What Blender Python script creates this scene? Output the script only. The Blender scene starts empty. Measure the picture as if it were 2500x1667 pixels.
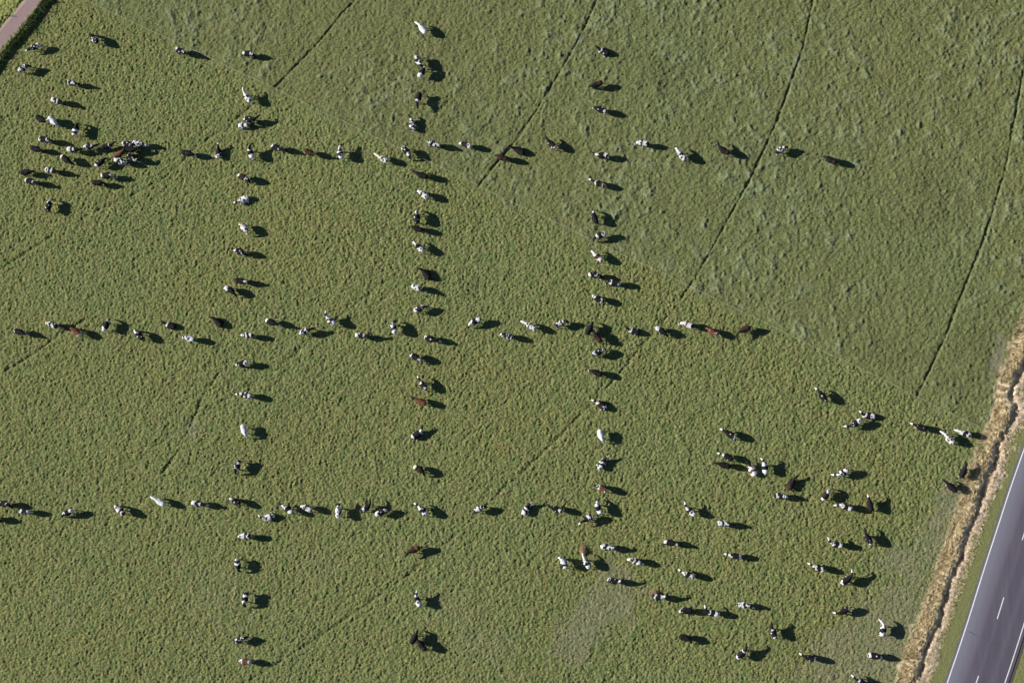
import bpy, math, random
import numpy as np
from mathutils import Vector, Matrix, noise as mnoise

random.seed(7)
rng = np.random.default_rng(11)
scene = bpy.context.scene
coll = scene.collection
R = math.radians

# ------------------------------------------------------------------ camera
PW, PH = 2500.0, 1667.0          # pixel frame the positions were measured in
FPX = 3600.0                     # focal length in those pixels
CAM_H = 236.0
TILT = R(7.0)                   # away from straight down, towards the top left
cam_d = bpy.data.cameras.new('camera')
cam_d.sensor_width = 36.0
cam_d.lens = 36.0 * FPX / PW
cam_d.clip_start = 1.0
cam_d.clip_end = 8000.0
cam = bpy.data.objects.new('camera', cam_d)
coll.objects.link(cam)
tdir = Vector((-0.65, 0.76, 0)).normalized()
axis = Vector((tdir.y, -tdir.x, 0))      # right-hand rotation lifts -Z towards tdir
CR = Matrix.Rotation(-TILT, 3, axis)
if (CR @ Vector((0, 0, -1))).dot(tdir) < 0:
    CR = Matrix.Rotation(TILT, 3, axis)
cam.matrix_world = Matrix.Translation((0, 0, CAM_H)) @ CR.to_4x4()
scene.camera = cam

def ground(px, py, z=0.0):
    """pixel of the survey frame -> point in the world at height z"""
    d = CR @ Vector(((px - PW / 2) / FPX, -(py - PH / 2) / FPX, -1.0))
    t = (z - CAM_H) / d.z
    return Vector((d.x * t, d.y * t, z))

# ------------------------------------------------------------------ sky, sun, exposure
SUN_EL, SHADOW_AZ = R(26.0), R(-9.0)
light_dir = Vector((math.cos(SUN_EL) * math.cos(SHADOW_AZ), math.cos(SUN_EL) * math.sin(SHADOW_AZ), -math.sin(SUN_EL)))
world = bpy.data.worlds.new('World')
scene.world = world
world.use_nodes = True
wn = world.node_tree
sky = wn.nodes.new('ShaderNodeTexSky')
sky.sky_type = 'NISHITA'
sky.sun_disc = False
sky.sun_elevation = SUN_EL
sky.sun_rotation = math.atan2(-light_dir.x, -light_dir.y)
bg = wn.nodes['Background']
sky.dust_density = 0.2
sky.air_density = 0.8
sky.ozone_density = 3.0
wn.links.new(sky.outputs[0], bg.inputs[0])
bg.inputs[1].default_value = 0.05
sun_d = bpy.data.lights.new('sun', 'SUN')
sun_d.energy = 5.0
sun_d.angle = R(0.5)
sun_d.color = (1.0, 0.955, 0.87)
sun = bpy.data.objects.new('sun', sun_d)
sun.rotation_euler = light_dir.to_track_quat('-Z', 'Y').to_euler()
coll.objects.link(sun)
scene.view_settings.view_transform = 'Standard'
scene.view_settings.look = 'None'
scene.view_settings.exposure = 0.85
scene.view_settings.gamma = 1.0
scene.view_settings.use_curve_mapping = False

# ------------------------------------------------------------------ helpers
def link_mesh(name, verts, faces, mat=None, parent=None, smooth=False):
    me = bpy.data.meshes.new(name)
    me.from_pydata([tuple(v) for v in verts], [], faces)
    me.update()
    if smooth:
        me.polygons.foreach_set('use_smooth', [True] * len(me.polygons))
    if mat:
        me.materials.append(mat)
    o = bpy.data.objects.new(name, me)
    coll.objects.link(o)
    if parent:
        o.parent = parent
    return o

def tag(o, label=None, cat=None, group=None, kind=None):
    if label: o['label'] = label
    if cat: o['category'] = cat
    if group: o['group'] = group
    if kind: o['kind'] = kind
    return o

def empty(name, loc=(0, 0, 0)):
    o = bpy.data.objects.new(name, None)
    o.empty_display_size = 0.3
    o.location = loc
    coll.objects.link(o)
    return o

class Mat:
    def __init__(self, name, rough=0.9, spec=0.2):
        self.m = bpy.data.materials.new(name)
        self.m.use_nodes = True
        self.t = self.m.node_tree
        self.b = self.t.nodes['Principled BSDF']
        self.b.inputs['Roughness'].default_value = rough
        self.b.inputs['Specular IOR Level'].default_value = spec
    def n(self, kind, **kw):
        nd = self.t.nodes.new(kind)
        for k, v in kw.items():
            setattr(nd, k, v)
        return nd
    def put(self, sock, v):
        if isinstance(v, bpy.types.NodeSocket):
            self.t.links.new(v, sock)
        elif isinstance(v, (tuple, list)):
            sock.default_value = (*v, 1.0) if len(v) == 3 and len(sock.default_value) == 4 else v
        else:
            sock.default_value = v
    def coords(self, scale=None, rot=0.0):
        tc = self.n('ShaderNodeTexCoord')
        if scale is None:
            return tc.outputs['Object']
        mp = self.n('ShaderNodeMapping')
        mp.inputs['Scale'].default_value = scale
        mp.inputs['Rotation'].default_value = (0, 0, rot)
        self.put(mp.inputs[0], tc.outputs['Object'])
        return mp.outputs[0]
    def noise(self, scale, detail=2.0, rough=0.5, vec=None, dist=0.0):
        nd = self.n('ShaderNodeTexNoise')
        self.put(nd.inputs['Vector'], vec if vec is not None else self.coords())
        nd.inputs['Scale'].default_value = scale
        nd.inputs['Detail'].default_value = detail
        nd.inputs['Roughness'].default_value = rough
        nd.inputs['Distortion'].default_value = dist
        return nd.outputs['Fac']
    def ramp(self, fac, stops):
        nd = self.n('ShaderNodeValToRGB')
        cr = nd.color_ramp
        while len(cr.elements) < len(stops):
            cr.elements.new(0.5)
        for e, (p, c) in zip(cr.elements, stops):
            e.position = p
            e.color = (*c, 1.0) if not isinstance(c, float) else (c, c, c, 1.0)
        self.put(nd.inputs[0], fac)
        return nd.outputs[0]
    def mix(self, fac, a, b, mode='MIX'):
        nd = self.n('ShaderNodeMix', data_type='RGBA', blend_type=mode)
        self.put(nd.inputs[0], fac)
        self.put(nd.inputs[6], a)
        self.put(nd.inputs[7], b)
        return nd.outputs[2]
    def math(self, op, a, b=0.0, clamp=False):
        nd = self.n('ShaderNodeMath', operation=op, use_clamp=clamp)
        self.put(nd.inputs[0], a)
        self.put(nd.inputs[1], b)
        return nd.outputs[0]
    def sep(self, name):
        a = self.n('ShaderNodeAttribute', attribute_name=name)
        s = self.n('ShaderNodeSeparateColor')
        self.put(s.inputs[0], a.outputs['Color'])
        return s.outputs[0], s.outputs[1], s.outputs[2], a.outputs['Alpha']
    def bump(self, h, strength, dist):
        nd = self.n('ShaderNodeBump')
        nd.inputs['Strength'].default_value = strength
        nd.inputs['Distance'].default_value = dist
        self.put(nd.inputs['Height'], h)
        self.put(self.b.inputs['Normal'], nd.outputs[0])
    def color(self, c):
        self.put(self.b.inputs['Base Color'], c)

def plain_mat(name, a, b, scale=6.0, rough=0.8, spec=0.2, bump=0.0):
    M = Mat(name, rough, spec)
    n = M.noise(scale, 4.0, 0.6)
    M.color(M.ramp(n, [(0.3, a), (0.7, b)]))
    if bump:
        M.bump(n, 0.6, bump)
    return M.m

# ------------------------------------------------------------------ lines surveyed on the ground
def line(pts):
    return np.array([ground(*p)[:2] for p in pts])

def densify(P, step=1.0):
    out = [P[0]]
    for a, b in zip(P[:-1], P[1:]):
        n = max(1, int(np.linalg.norm(b - a) / step))
        for i in range(1, n + 1):
            out.append(a + (b - a) * i / n)
    return np.array(out)

def smooth_line(P, it=3):
    for _ in range(it):
        Q = [P[0]]
        for a, b in zip(P[:-1], P[1:]):
            Q += [a * .75 + b * .25, a * .25 + b * .75]
        Q.append(P[-1])
        P = np.array(Q)
    return P

def extend(P, da, db):
    a = P[0] + (P[0] - P[1]) / np.linalg.norm(P[0] - P[1]) * da
    b = P[-1] + (P[-1] - P[-2]) / np.linalg.norm(P[-1] - P[-2]) * db
    return np.vstack([a, P, b])

rope_pts = [(206, 0), (301, 46), (417, 99), (488, 131), (575, 174), (672, 218), (789, 277), (834, 296), (919, 338),
            (985, 367), (1056, 400), (1127, 434), (1212, 478), (1357, 544), (1481, 606), (1606, 662), (1693, 705),
            (1881, 796), (1984, 847), (2083, 892), (2148, 923), (2238, 970), (2325, 1012), (2392, 1044)]
ROPE = line(rope_pts)
GROOVES_UP = [line(p) for p in (
    [(940, -80), (868, 0), (834, 34), (782, 99), (727, 156), (672, 213)],
    [(1482, -80), (1457, 0), (1428, 66), (1405, 110), (1364, 181), (1306, 275), (1255, 349), (1219, 390), (1180, 439), (1168, 455)],
    [(1998, -80), (1985, 0), (1961, 117), (1904, 278), (1870, 356), (1828, 445), (1767, 555), (1720, 640), (1682, 702)],
    [(2545, -20), (2500, 170), (2455, 415), (2402, 585), (2338, 744), (2307, 825), (2269, 906), (2240, 966)])]
GROOVES_LOW = [line(p) for p in (
    [(672, 213), (630, 245), (592, 278), (555, 308), (493, 349), (398, 437), (315, 480), (205, 530), (90, 600), (-20, 670)],
    [(1168, 455), (1110, 530), (1048, 600), (980, 660), (896, 721), (859, 749), (760, 830), (680, 900), (573, 962), (502, 1004), (380, 1090), (300, 1160)],
    [(541, 905), (500, 960), (465, 1040), (432, 1105), (400, 1150)],
    [(204, 782), (150, 815), (99, 851), (50, 884), (-10, 918)],
    [(1682, 702), (1640, 760), (1580, 830), (1519, 903), (1478, 951), (1400, 1030), (1310, 1120), (1200, 1220), (1112, 1305), (1079, 1337),
     (988, 1408), (958, 1430), (857, 1502), (798, 1541), (692, 1609), (594, 1668)],
    [(2240, 966), (2190, 1050), (2120, 1150)],
    [(1640, 1490), (1560, 1570), (1500, 1640), (1470, 1690)])]
LOWK = [0.65, 0.35, 0.75, .85, 0.65, 0.22, 0.3]
DITCH = smooth_line(extend(line([(2560, 740), (2520, 820), (2496, 900), (2465, 959), (2478, 1009), (2434, 1084), (2412, 1149), (2381, 1239), (2355, 1320),
              (2328, 1395), (2313, 1439), (2297, 1476), (2289, 1516), (2269, 1550), (2238, 1650), (2225, 1700)]), 120, 120), 2)
EDGE = smooth_line(extend(line([(2590, 850), (2540, 985), (2500, 1093), (2465, 1192), (2438, 1276), (2401, 1389), (2356, 1535), (2311, 1667)]), 180, 180), 2)
TRACK_L = extend(line([(60, 0), (0, 69)]), 150, 150)
TRACK_R = extend(line([(105, 0), (52, 62), (0, 124)]), 150, 150)
HEDGE = extend(line([(118, 0), (66, 68), (8, 140), (0, 152)]), 60, 60)

def seg_dist(X, Y, P):
    """distance and side (+ = left of travel) of points to a polyline"""
    best = np.full(X.shape, 1e9)
    side = np.zeros(X.shape)
    for a, b in zip(P[:-1], P[1:]):
        dx, dy = b - a
        L2 = dx * dx + dy * dy
        if L2 < 1e-9:
            continue
        t = np.clip(((X - a[0]) * dx + (Y - a[1]) * dy) / L2, 0, 1)
        ex, ey = X - (a[0] + t * dx), Y - (a[1] + t * dy)
        d = np.hypot(ex, ey)
        m = d < best
        best[m] = d[m]
        side[m] = np.sign(dx * ey - dy * ex)[m]
    return best, side

def vnoise(X, Y, cell, seed):
    """smooth value noise, 0..1"""
    r = np.random.default_rng(seed)
    T = r.random((256, 256))
    x, y = X / cell, Y / cell
    xi, yi = np.floor(x).astype(int), np.floor(y).astype(int)
    fx, fy = x - xi, y - yi
    fx = fx * fx * (3 - 2 * fx)
    fy = fy * fy * (3 - 2 * fy)
    g = lambda i, j: T[(xi + i) & 255, (yi + j) & 255]
    return (g(0, 0) * (1 - fx) + g(1, 0) * fx) * (1 - fy) + (g(0, 1) * (1 - fx) + g(1, 1) * fx) * fy

def sstep(a, b, x):
    t = np.clip((x - a) / (b - a), 0, 1)
    return t * t * (3 - 2 * t)

# ------------------------------------------------------------------ the ground sheet
corners = [ground(*c) for c in ((0, 0), (PW, 0), (0, PH), (PW, PH))]
gx0, gx1 = min(c.x for c in corners) - 6, max(c.x for c in corners) + 6
gy0, gy1 = min(c.y for c in corners) - 6, max(c.y for c in corners) + 6
STEP = 0.155
def axis_vals(a, b):
    inner = np.arange(a, b, STEP)
    d, out, s = 0.0, [], 0.5
    while d < 2500:
        d += s
        s *= 1.18
        out.append(d)
    out = np.array(out)
    return np.concatenate([(a - out)[::-1], inner, inner[-1] + out])
ax, ay = axis_vals(gx0, gx1), axis_vals(gy0, gy1)
X, Y = np.meshgrid(ax, ay, indexing='ij')
X, Y = X.ravel(), Y.ravel()
NX, NY = len(ax), len(ay)

d_rope, s_rope = seg_dist(X, Y, extend(ROPE, 2000, 2000))
wob = (vnoise(X, Y, 1.3, 5) - .5) * 1.6 + (vnoise(X, Y, 5.0, 55) - .5) * 1.6 + (vnoise(X, Y, .5, 56) - .5) * .9
low = sstep(-0.9, 0.9, -d_rope * s_rope + wob)
d_dt, s_dt = seg_dist(X, Y, DITCH)
dd = -d_dt * s_dt                      # + on the field side of the ditch
d_ed, s_ed = seg_dist(X, Y, EDGE)
ed = d_ed * s_ed                       # + on the road side
wob2 = (vnoise(X, Y, 0.9, 6) - .5) * 1.3 + (vnoise(X, Y, 3.6, 61) - .5) * 2.0 + (vnoise(X, Y, .4, 62) - .5) * .8
straw = sstep(-2.3, -1.5, dd + wob2) * (1 - sstep(1.7, 2.9, dd + wob2))
straw_e = sstep(-2.3, -1.7, dd + wob2) * (1 - sstep(-.9, 0.1, dd))
beyond = (dd < -1.2)                   # verge side
g_up = np.zeros(X.shape)
for P in GROOVES_UP:
    d, s = seg_dist(X, Y, P)
    g_up = np.maximum(g_up, np.exp(-((d + (vnoise(X, Y, 1.1, 8) - .5) * .3) / .15) ** 2))
g_lo = np.zeros(X.shape)
for P, k in zip(GROOVES_LOW, LOWK):
    d, s = seg_dist(X, Y, P)
    brk = sstep(.22, .5, vnoise(X, Y, 4.5, 9) * .6 + vnoise(X, Y, 1.2, 10) * .4)
    g_lo = np.maximum(g_lo, k * brk * np.exp(-((d + (vnoise(X, Y, .9, 98) - .5) * .4) / .2) ** 2))
d_tl, s_tl = seg_dist(X, Y, TRACK_L)
d_tr, s_tr = seg_dist(X, Y, TRACK_R)
tl, tr = d_tl * s_tl, d_tr * s_tr      # + = to the right-hand (field) side
track = sstep(-.15, .15, tl + (vnoise(X, Y, .5, 12) - .5) * .5) * (1 - sstep(-.15, .15, tr + (vnoise(X, Y, .5, 13) - .5) * .5))
left_field = 1 - sstep(-1.2, -.4, tl)
verge_tl = (1 - sstep(2.0, 2.6, -tl)) * (tl < 0) + 0.0
d_he, s_he = seg_dist(X, Y, HEDGE)
hedge = np.exp(-(d_he / .6) ** 2)

def blob(px, py, rx, ry, seed, rot=0.0, sharp=.35):
    c = ground(px, py)
    k = 15.0
    ux, uy = (X - c.x), (Y - c.y)
    cr, sr = math.cos(rot), math.sin(rot)
    a, b = (ux * cr + uy * sr) / (rx / k), (-ux * sr + uy * cr) / (ry / k)
    q = np.hypot(a, b) + (vnoise(X, Y, 1.6, seed) - .5) * 1.0 + (vnoise(X, Y, .6, seed + 1) - .5) * .8
    return 1 - sstep(1 - sharp, 1 + sharp, q)
mud = np.maximum.reduce([
    .6 * blob(1440, 1500, 40, 110, 20, R(-30)), .5 * blob(1500, 1470, 60, 60, 22), .5 * blob(1395, 1575, 50, 40, 24),
    .6 * blob(2310, 1235, 28, 85, 26, R(-22)), .5 * blob(2190, 1490, 60, 100, 28, R(-25)), .5 * blob(2080, 1640, 110, 50, 30),
    .35 * blob(2270, 1350, 40, 90, 32, R(-20)), .8 * blob(2432, 872, 14, 55, 34, R(-20)), .6 * blob(2190, 1370, 40, 30, 35),
    .4 * blob(470, 1050, 20, 24, 36, R(-30)), .2 * blob(790, 1390, 50, 30, 38), .2 * blob(1180, 1570, 80, 40, 40),
    .2 * blob(1100, 1480, 60, 40, 42), .15 * blob(500, 1440, 90, 60, 44), .5 * blob(2050, 1600, 70, 60, 46),
    .6 * blob(2150, 1580, 60, 90, 47)])
specks = sstep(.80, .90, vnoise(X, Y, .75, 50)) * sstep(.45, .8, vnoise(X, Y, 9.0, 51)) * sstep(700, 1500, 833 - Y * 15) * low
mud = np.maximum(mud, specks * .9)
weeds = np.maximum.reduce([
    .9 * blob(1620, 175, 55, 60, 60), .7 * blob(2280, 490, 70, 90, 62), .6 * blob(2400, 860, 50, 110, 64, R(-20)), .5 * blob(2160, 860, 60, 40, 66),
    .5 * blob(2320, 400, 20, 20, 68), .5 * blob(1830, 380, 60, 50, 70), .4 * blob(1990, 100, 40, 30, 72), .5 * blob(1150, 700, 30, 30, 73)])

field = (1 - track) * (dd > -1.2) * (1 - straw)
Z = np.zeros(X.shape)
# nibbled sward: knobbly, with small dark gaps; the ungrazed side: softer, with taller tussocks
kn = vnoise(X, Y, .27, 81) * .45 + rng.random(X.shape) * .55 + (vnoise(X, Y, .8, 180) - .5) * .16
Z += low * field * (kn - .5) * .38
Z += low * field * (vnoise(X, Y, 1.1, 82) - .5) * .06
tus = np.zeros((NX, NY))
tr_ = np.random.default_rng(5)
for _ in range(9000):
    tx, ty = tr_.uniform(gx0, gx1), tr_.uniform(gy0, gy1)
    dens = float(vnoise(np.array([tx]), np.array([ty]), 11.0, 85)[0])
    if tr_.random() > sstep(.2, .8, dens):
        continue
    rr = .25 + .75 * tr_.random() ** 2.0
    i0_, i1_ = np.searchsorted(ax, [tx - 2.2 * rr, tx + 2.2 * rr])
    j0_, j1_ = np.searchsorted(ay, [ty - 2.2 * rr, ty + 2.2 * rr])
    gx_, gy_ = np.meshgrid(ax[i0_:i1_] - tx, ay[j0_:j1_] - ty, indexing='ij')
    an = np.arctan2(gy_, gx_)
    rad_ = rr * (1 + .3 * np.sin(an * 2 + tr_.uniform(0, 6)) + .2 * np.sin(an * 3 + tr_.uniform(0, 6)))
    q_ = np.exp(-(np.hypot(gx_, gy_) / rad_) ** 2 * 1.3) * tr_.uniform(.25, .8)
    tus[i0_:i1_, j0_:j1_] = np.maximum(tus[i0_:i1_, j0_:j1_], q_)
tus = (tus.ravel() * (.55 + .9 * vnoise(X, Y, .38, 84))).clip(0, 1.2)
tus_zone = 1.0
Z += (1 - low) * field * (tus * .26 + (vnoise(X, Y, .4, 86) - .5) * .15 + (vnoise(X, Y, 2.2, 89) - .5) * .14 + (rng.random(X.shape) - .5) * .15)
Z += weeds * (vnoise(X, Y, .4, 87) - .5) * .16
Z += (vnoise(X, Y, 22, 88) - .5) * .25 * field
Z -= g_up * .24 * (.6 + .8 * vnoise(X, Y, .8, 99)) * field
Z -= g_lo * .24 * low * field
Z *= (1 - .55 * mud)
# dry bank and ditch
Z += (dd > -1.4) * straw * (.20 * np.exp(-((dd - .7) / 1.1) ** 2) + (vnoise(X, Y, .55, 90) - .5) * .08 + (rng.random(X.shape) - .5) * .12)
Z -= (.25 + .65 * vnoise(X, Y, 1.1, 63)) * np.exp(-((dd + .35 + wob2 * .45) / .45) ** 2)
Z += straw_e * (vnoise(X, Y, .4, 91) - .5) * .25
Z += (beyond & (ed < 0)) * (rng.random(X.shape) - .5) * .06
Z = np.where(ed > -0.15, -0.03, Z)
road_far = (ed > 9.4)
Z = np.where(road_far, (rng.random(X.shape) - .5) * .08, Z)
Z += track * (rng.random(X.shape) - .5) * .02
Z -= np.exp(-((tl + .2) / .35) ** 2) * .18
Z += hedge * (vnoise(X, Y, .35, 92)) * .38 + hedge * rng.random(X.shape) * .2
Z -= np.exp(-((d_he * s_he - 1.0) / .35) ** 2) * .12
far = sstep(20, 60, np.maximum.reduce([gx0 - X, X - gx1, gy0 - Y, Y - gy1]))
Z *= (1 - far)

gm = bpy.data.meshes.new('ground')
nv = len(X)
gm.vertices.add(nv)
co = np.empty((nv, 3), np.float32)
co[:, 0], co[:, 1], co[:, 2] = X, Y, Z
gm.vertices.foreach_set('co', co.ravel())
I, J = np.meshgrid(np.arange(NX - 1), np.arange(NY - 1), indexing='ij')
a = (I * NY + J).ravel()
quads = np.stack([a, a + NY, a + NY + 1, a + 1], 1).astype(np.int32)
nf = len(quads)
gm.loops.add(nf * 4)
gm.loops.foreach_set('vertex_index', quads.ravel())
gm.polygons.add(nf)
gm.polygons.foreach_set('loop_start', np.arange(nf, dtype=np.int32) * 4)
gm.polygons.foreach_set('use_smooth', np.ones(nf, bool))
gm.update(calc_edges=True)
def add_attr(name, chans):
    at = gm.attributes.new(name, 'FLOAT_COLOR', 'POINT')
    arr = np.zeros((nv, 4), np.float32)
    for i, c in enumerate(chans):
        arr[:, i] = c
    at.data.foreach_set('color', arr.ravel())
verge_r = ((dd < -1.0) & (ed < 0)).astype(float) * (1 - straw)
add_attr('zone_a', [low, np.maximum(g_up * field, g_lo * .8), straw, mud])
add_attr('zone_b', [track, np.clip(verge_r + road_far, 0, 1), weeds, np.clip(hedge * 1.3, 0, 1)])
add_attr('zone_c', [tus * tus_zone, straw_e, sstep(-.5, .5, -tl) * 1.0, (ed > -.15) & (ed < 9.3)])

G = Mat('meadow', 0.95, 0.08)
lowm, groov, strawm, mudm = G.sep('zone_a')
trackm, vergem, weedm, hedgem = G.sep('zone_b')
tusm, strawem, leftm, roadm = G.sep('zone_c')
grain = G.noise(5.2, 5.0, 0.72, dist=.4)
fine = G.noise(9.0, 2.0, 0.6)
midn = G.noise(0.42, 3.0, 0.55)
big = G.noise(0.045, 3.0, 0.55)
grass_a = G.ramp(grain, [(0.36, (.030, .034, .020)), (0.46, (.118, .138, .049)), (0.55, (.190, .208, .077)), (0.68, (.34, .335, .170))])
grass_a = G.mix(G.ramp(midn, [(.45, 0.0), (.75, .4)]), grass_a, G.mix(0.5, grass_a, (.20, .165, .090)))
grass_a = G.mix(G.ramp(G.noise(.55, 4, .65), [(.5, 0.0), (.66, .7)]), grass_a, (.095, .145, .050))
grass_a = G.mix(G.ramp(big, [(.4, 0.0), (.62, .3)]), grass_a, G.mix(1.0, grass_a, (1.18, .98, .86), 'MULTIPLY'))
streak = G.noise(3.2, 5.0, 0.74, vec=G.coords((1.0, 2.6, 1.0), R(38)))
grass_b = G.ramp(streak, [(0.36, (.036, .042, .020)), (0.49, (.118, .131, .047)), (0.62, (.212, .226, .095))])
grass_b = G.mix(G.ramp(midn, [(.4, 0.0), (.66, .45)]), grass_b, (.142, .140, .066))
grass_b = G.mix(G.math('MULTIPLY', tusm, G.ramp(G.noise(5.5, 4, .7), [(.36, .25), (.56, 1.0)])), grass_b, G.ramp(fine, [(.3, (.12, .148, .082)), (.7, (.26, .288, .180))]))
blue = G.ramp(G.noise(0.022, 2.0, .5), [(.42, 0.0), (.62, .5)])
grass_b = G.mix(blue, grass_b, G.mix(1.0, grass_b, (.90, 1.02, 1.08), 'MULTIPLY'))
col = G.mix(lowm, grass_b, grass_a)
weedc = G.ramp(G.noise(2.2, 3, .6), [(.38, (.030, .036, .016)), (.5, (.095, .115, .042)), (.64, (.14, .105, .065))])
col = G.mix(G.math('MULTIPLY', weedm, .55), col, weedc)
mudc = G.ramp(fine, [(.3, (.14, .12, .098)), (.7, (.28, .245, .20))])
mudf = G.math('MULTIPLY', mudm, G.ramp(grain, [(.40, .05), (.5, .95), (.58, .15)]))
col = G.mix(mudf, col, mudc)
col = G.mix(G.math('MULTIPLY', groov, .4), col, (.055, .048, .028))
strawc = G.ramp(G.noise(5.0, 3, .65, vec=G.coords((.6, 2.2, 1.0), R(-20))), [(.3, (.50, .42, .26)), (.5, (.64, .54, .35)), (.7, (.76, .67, .47))])
strawc2 = G.ramp(fine, [(.3, (.20, .15, .12)), (.7, (.60, .49, .40))])
strawc = G.mix(strawem, strawc, strawc2)
col = G.mix(strawm, col, strawc)
vergec = G.ramp(fine, [(.3, (.085, .098, .034)), (.7, (.24, .24, .10))])
col = G.mix(vergem, col, vergec)
leftc = G.ramp(G.noise(3.5, 3, .6), [(.3, (.13, .155, .035)), (.7, (.32, .33, .12))])
col = G.mix(leftm, col, leftc)
trackc = G.ramp(G.noise(7.0, 3, .7), [(.25, (.18, .128, .122)), (.75, (.34, .25, .245))])
col = G.mix(trackm, col, trackc)
hedgec = G.ramp(G.noise(3.0, 3, .6), [(.32, (.03, .045, .015)), (.62, (.15, .20, .05))])
col = G.mix(hedgem, col, hedgec)
col = G.mix(roadm, col, (.08, .07, .065))
G.color(col)
G.bump(G.math('ADD', grain, G.math('MULTIPLY', fine, .5)), 0.7, 0.13)
gm.materials.append(G.m)
go = bpy.data.objects.new('ground', gm)
coll.objects.link(go)
tag(go, kind='structure')

def zat(x, y):
    i = int(np.clip(np.searchsorted(ax, x), 0, NX - 1))
    j = int(np.clip(np.searchsorted(ay, y), 0, NY - 1))
    return float(Z[i * NY + j])

# ------------------------------------------------------------------ road
def offset_line(P, d):
    T = np.gradient(P, axis=0)
    k = np.ones(7) / 7
    T = np.stack([np.convolve(np.pad(T[:, i], 3, mode='edge'), k, mode='valid') for i in (0, 1)], 1)
    T /= np.linalg.norm(T, axis=1)[:, None]
    return P + np.stack([-T[:, 1], T[:, 0]], 1) * d
def strip(name, P, d0, d1, z, mat, parent=None, seg=None):
    A, B = offset_line(P, d0), offset_line(P, d1)
    v = [(p[0], p[1], z) for p in A] + [(p[0], p[1], z) for p in B]
    n = len(A)
    f = [(i, n + i, n + i + 1, i + 1) for i in range(n - 1)]
    o = link_mesh(name, v, f, mat, parent)
    return o
ROADL = densify(EDGE, 1.5)
AS = Mat('asphalt', 0.75, 0.35)
rm = AS.n('ShaderNodeAttribute', attribute_name='across')
asn = AS.noise(11, 4, .8)
aslong = AS.noise(1.0, 4, .65, vec=AS.coords((1.6, .08, 1.0), R(-19)))
basec = AS.ramp(asn, [(.25, (.042, .037, .054)), (.75, (.098, .086, .118))])
basec = AS.mix(AS.ramp(aslong, [(.35, 0.0), (.7, .45)]), basec, (.118, .102, .128))
lite = AS.ramp(rm.outputs['Fac'], [(.0, .15), (.05, .85), (.15, .7), (.36, .0)])
basec = AS.mix(lite, basec, (.16, .16, .20))
wheel = AS.ramp(rm.outputs['Fac'], [(.18, 0.0), (.26, .35), (.34, 0.0), (.45, .0), (.5, .25), (.55, 0.0), (.66, .0), (.74, .35), (.82, .0)])
basec = AS.mix(wheel, basec, (.135, .115, .135))
AS.color(basec)
AS.bump(asn, .3, .01)
RW = 8.25
nacross = 25
T = np.linspace(-.35, RW + .45, nacross)
rv, rf, ac = [], [], []
for k, t in enumerate(T):
    for p in offset_line(ROADL, t):
        rv.append((p[0], p[1], .045 + .10 * (1 - abs((t - RW / 2) / (RW / 2 + .5)))))
        ac.append(k / (nacross - 1))
n = len(ROADL)
for k in range(nacross - 1):
    for i in range(n - 1):
        rf.append((k * n + i, (k + 1) * n + i, (k + 1) * n + i + 1, k * n + i + 1))
rf = [tuple(reversed(f)) for f in rf]
road = link_mesh('road', rv, rf, AS.m, smooth=True)
at = road.data.attributes.new('across', 'FLOAT', 'POINT')
at.data.foreach_set('value', ac)
tag(road, kind='structure')
PT = plain_mat('road_paint', (.48, .48, .48), (.74, .74, .72), 8.0, .7)
def road_z(t):
    return .045 + .10 * (1 - abs((t - RW / 2) / (RW / 2 + .5)))
def marking(name, P, t0, t1, cut=slice(None)):
    A, B = offset_line(P, t0)[cut], offset_line(P, t1)[cut]
    v = [(p[0], p[1], road_z(t0) + .006) for p in A] + [(p[0], p[1], road_z(t1) + .006) for p in B]
    m = len(A)
    f = [tuple(reversed((i, m + i, m + i + 1, i + 1))) for i in range(m - 1)]
    return link_mesh(name, v, f, PT, road)
marking('edge_line', ROADL, -.02, .14)
marking('edge_line', ROADL, RW - .14, RW + .02)
# centre dashes, about 3.4 m painted and 8.6 m apart
C = offset_line(densify(EDGE, .25), RW / 2)
seg = np.concatenate([[0], np.cumsum(np.linalg.norm(np.diff(C, axis=0), axis=1))])
start = ground(2450, 1459)
i0 = int(np.argmin(np.hypot(C[:, 0] - start.x, C[:, 1] - start.y)))
nxt = ground(2389, 1650)
i1 = int(np.argmin(np.hypot(C[:, 0] - nxt.x, C[:, 1] - nxt.y)))
pitch = abs(seg[i1] - seg[i0])
sgn = 1 if i1 > i0 else -1
dense = densify(EDGE, .25)
for k in range(-6, 6):
    s0 = seg[i0] + k * pitch * sgn
    s1 = s0 + sgn * 3.5
    lo, hi = min(s0, s1), max(s0, s1)
    idx = np.where((seg >= lo) & (seg <= hi))[0]
    if len(idx) > 3:
        marking('centre_dash', dense, RW / 2 - .07, RW / 2 + .07, slice(idx[0], idx[-1] + 1))
# tar seam crossing the road
tar = plain_mat('tar', (.03, .028, .034), (.085, .075, .10), 5.0)
pa, pb = ground(2366, 1541), ground(2480, 1596)
tv, tf = [], []
for i in range(31):
    t = i / 30
    p = pa.lerp(pb, t)
    w = .02 + .06 * max(0, 1 - t * 6)
    dt, sd = seg_dist(np.array([p.x]), np.array([p.y]), EDGE)
    z = road_z(float(dt[0])) + .006
    off = (mnoise.noise(Vector((t * 14, 0, 0)))) * .12
    tv += [(p.x, p.y + off + w, z), (p.x, p.y + off - w, z)]
for i in range(30):
    tf.append((2 * i, 2 * i + 1, 2 * i + 3, 2 * i + 2))
link_mesh('tar_seam', tv, tf, tar, road)

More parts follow.
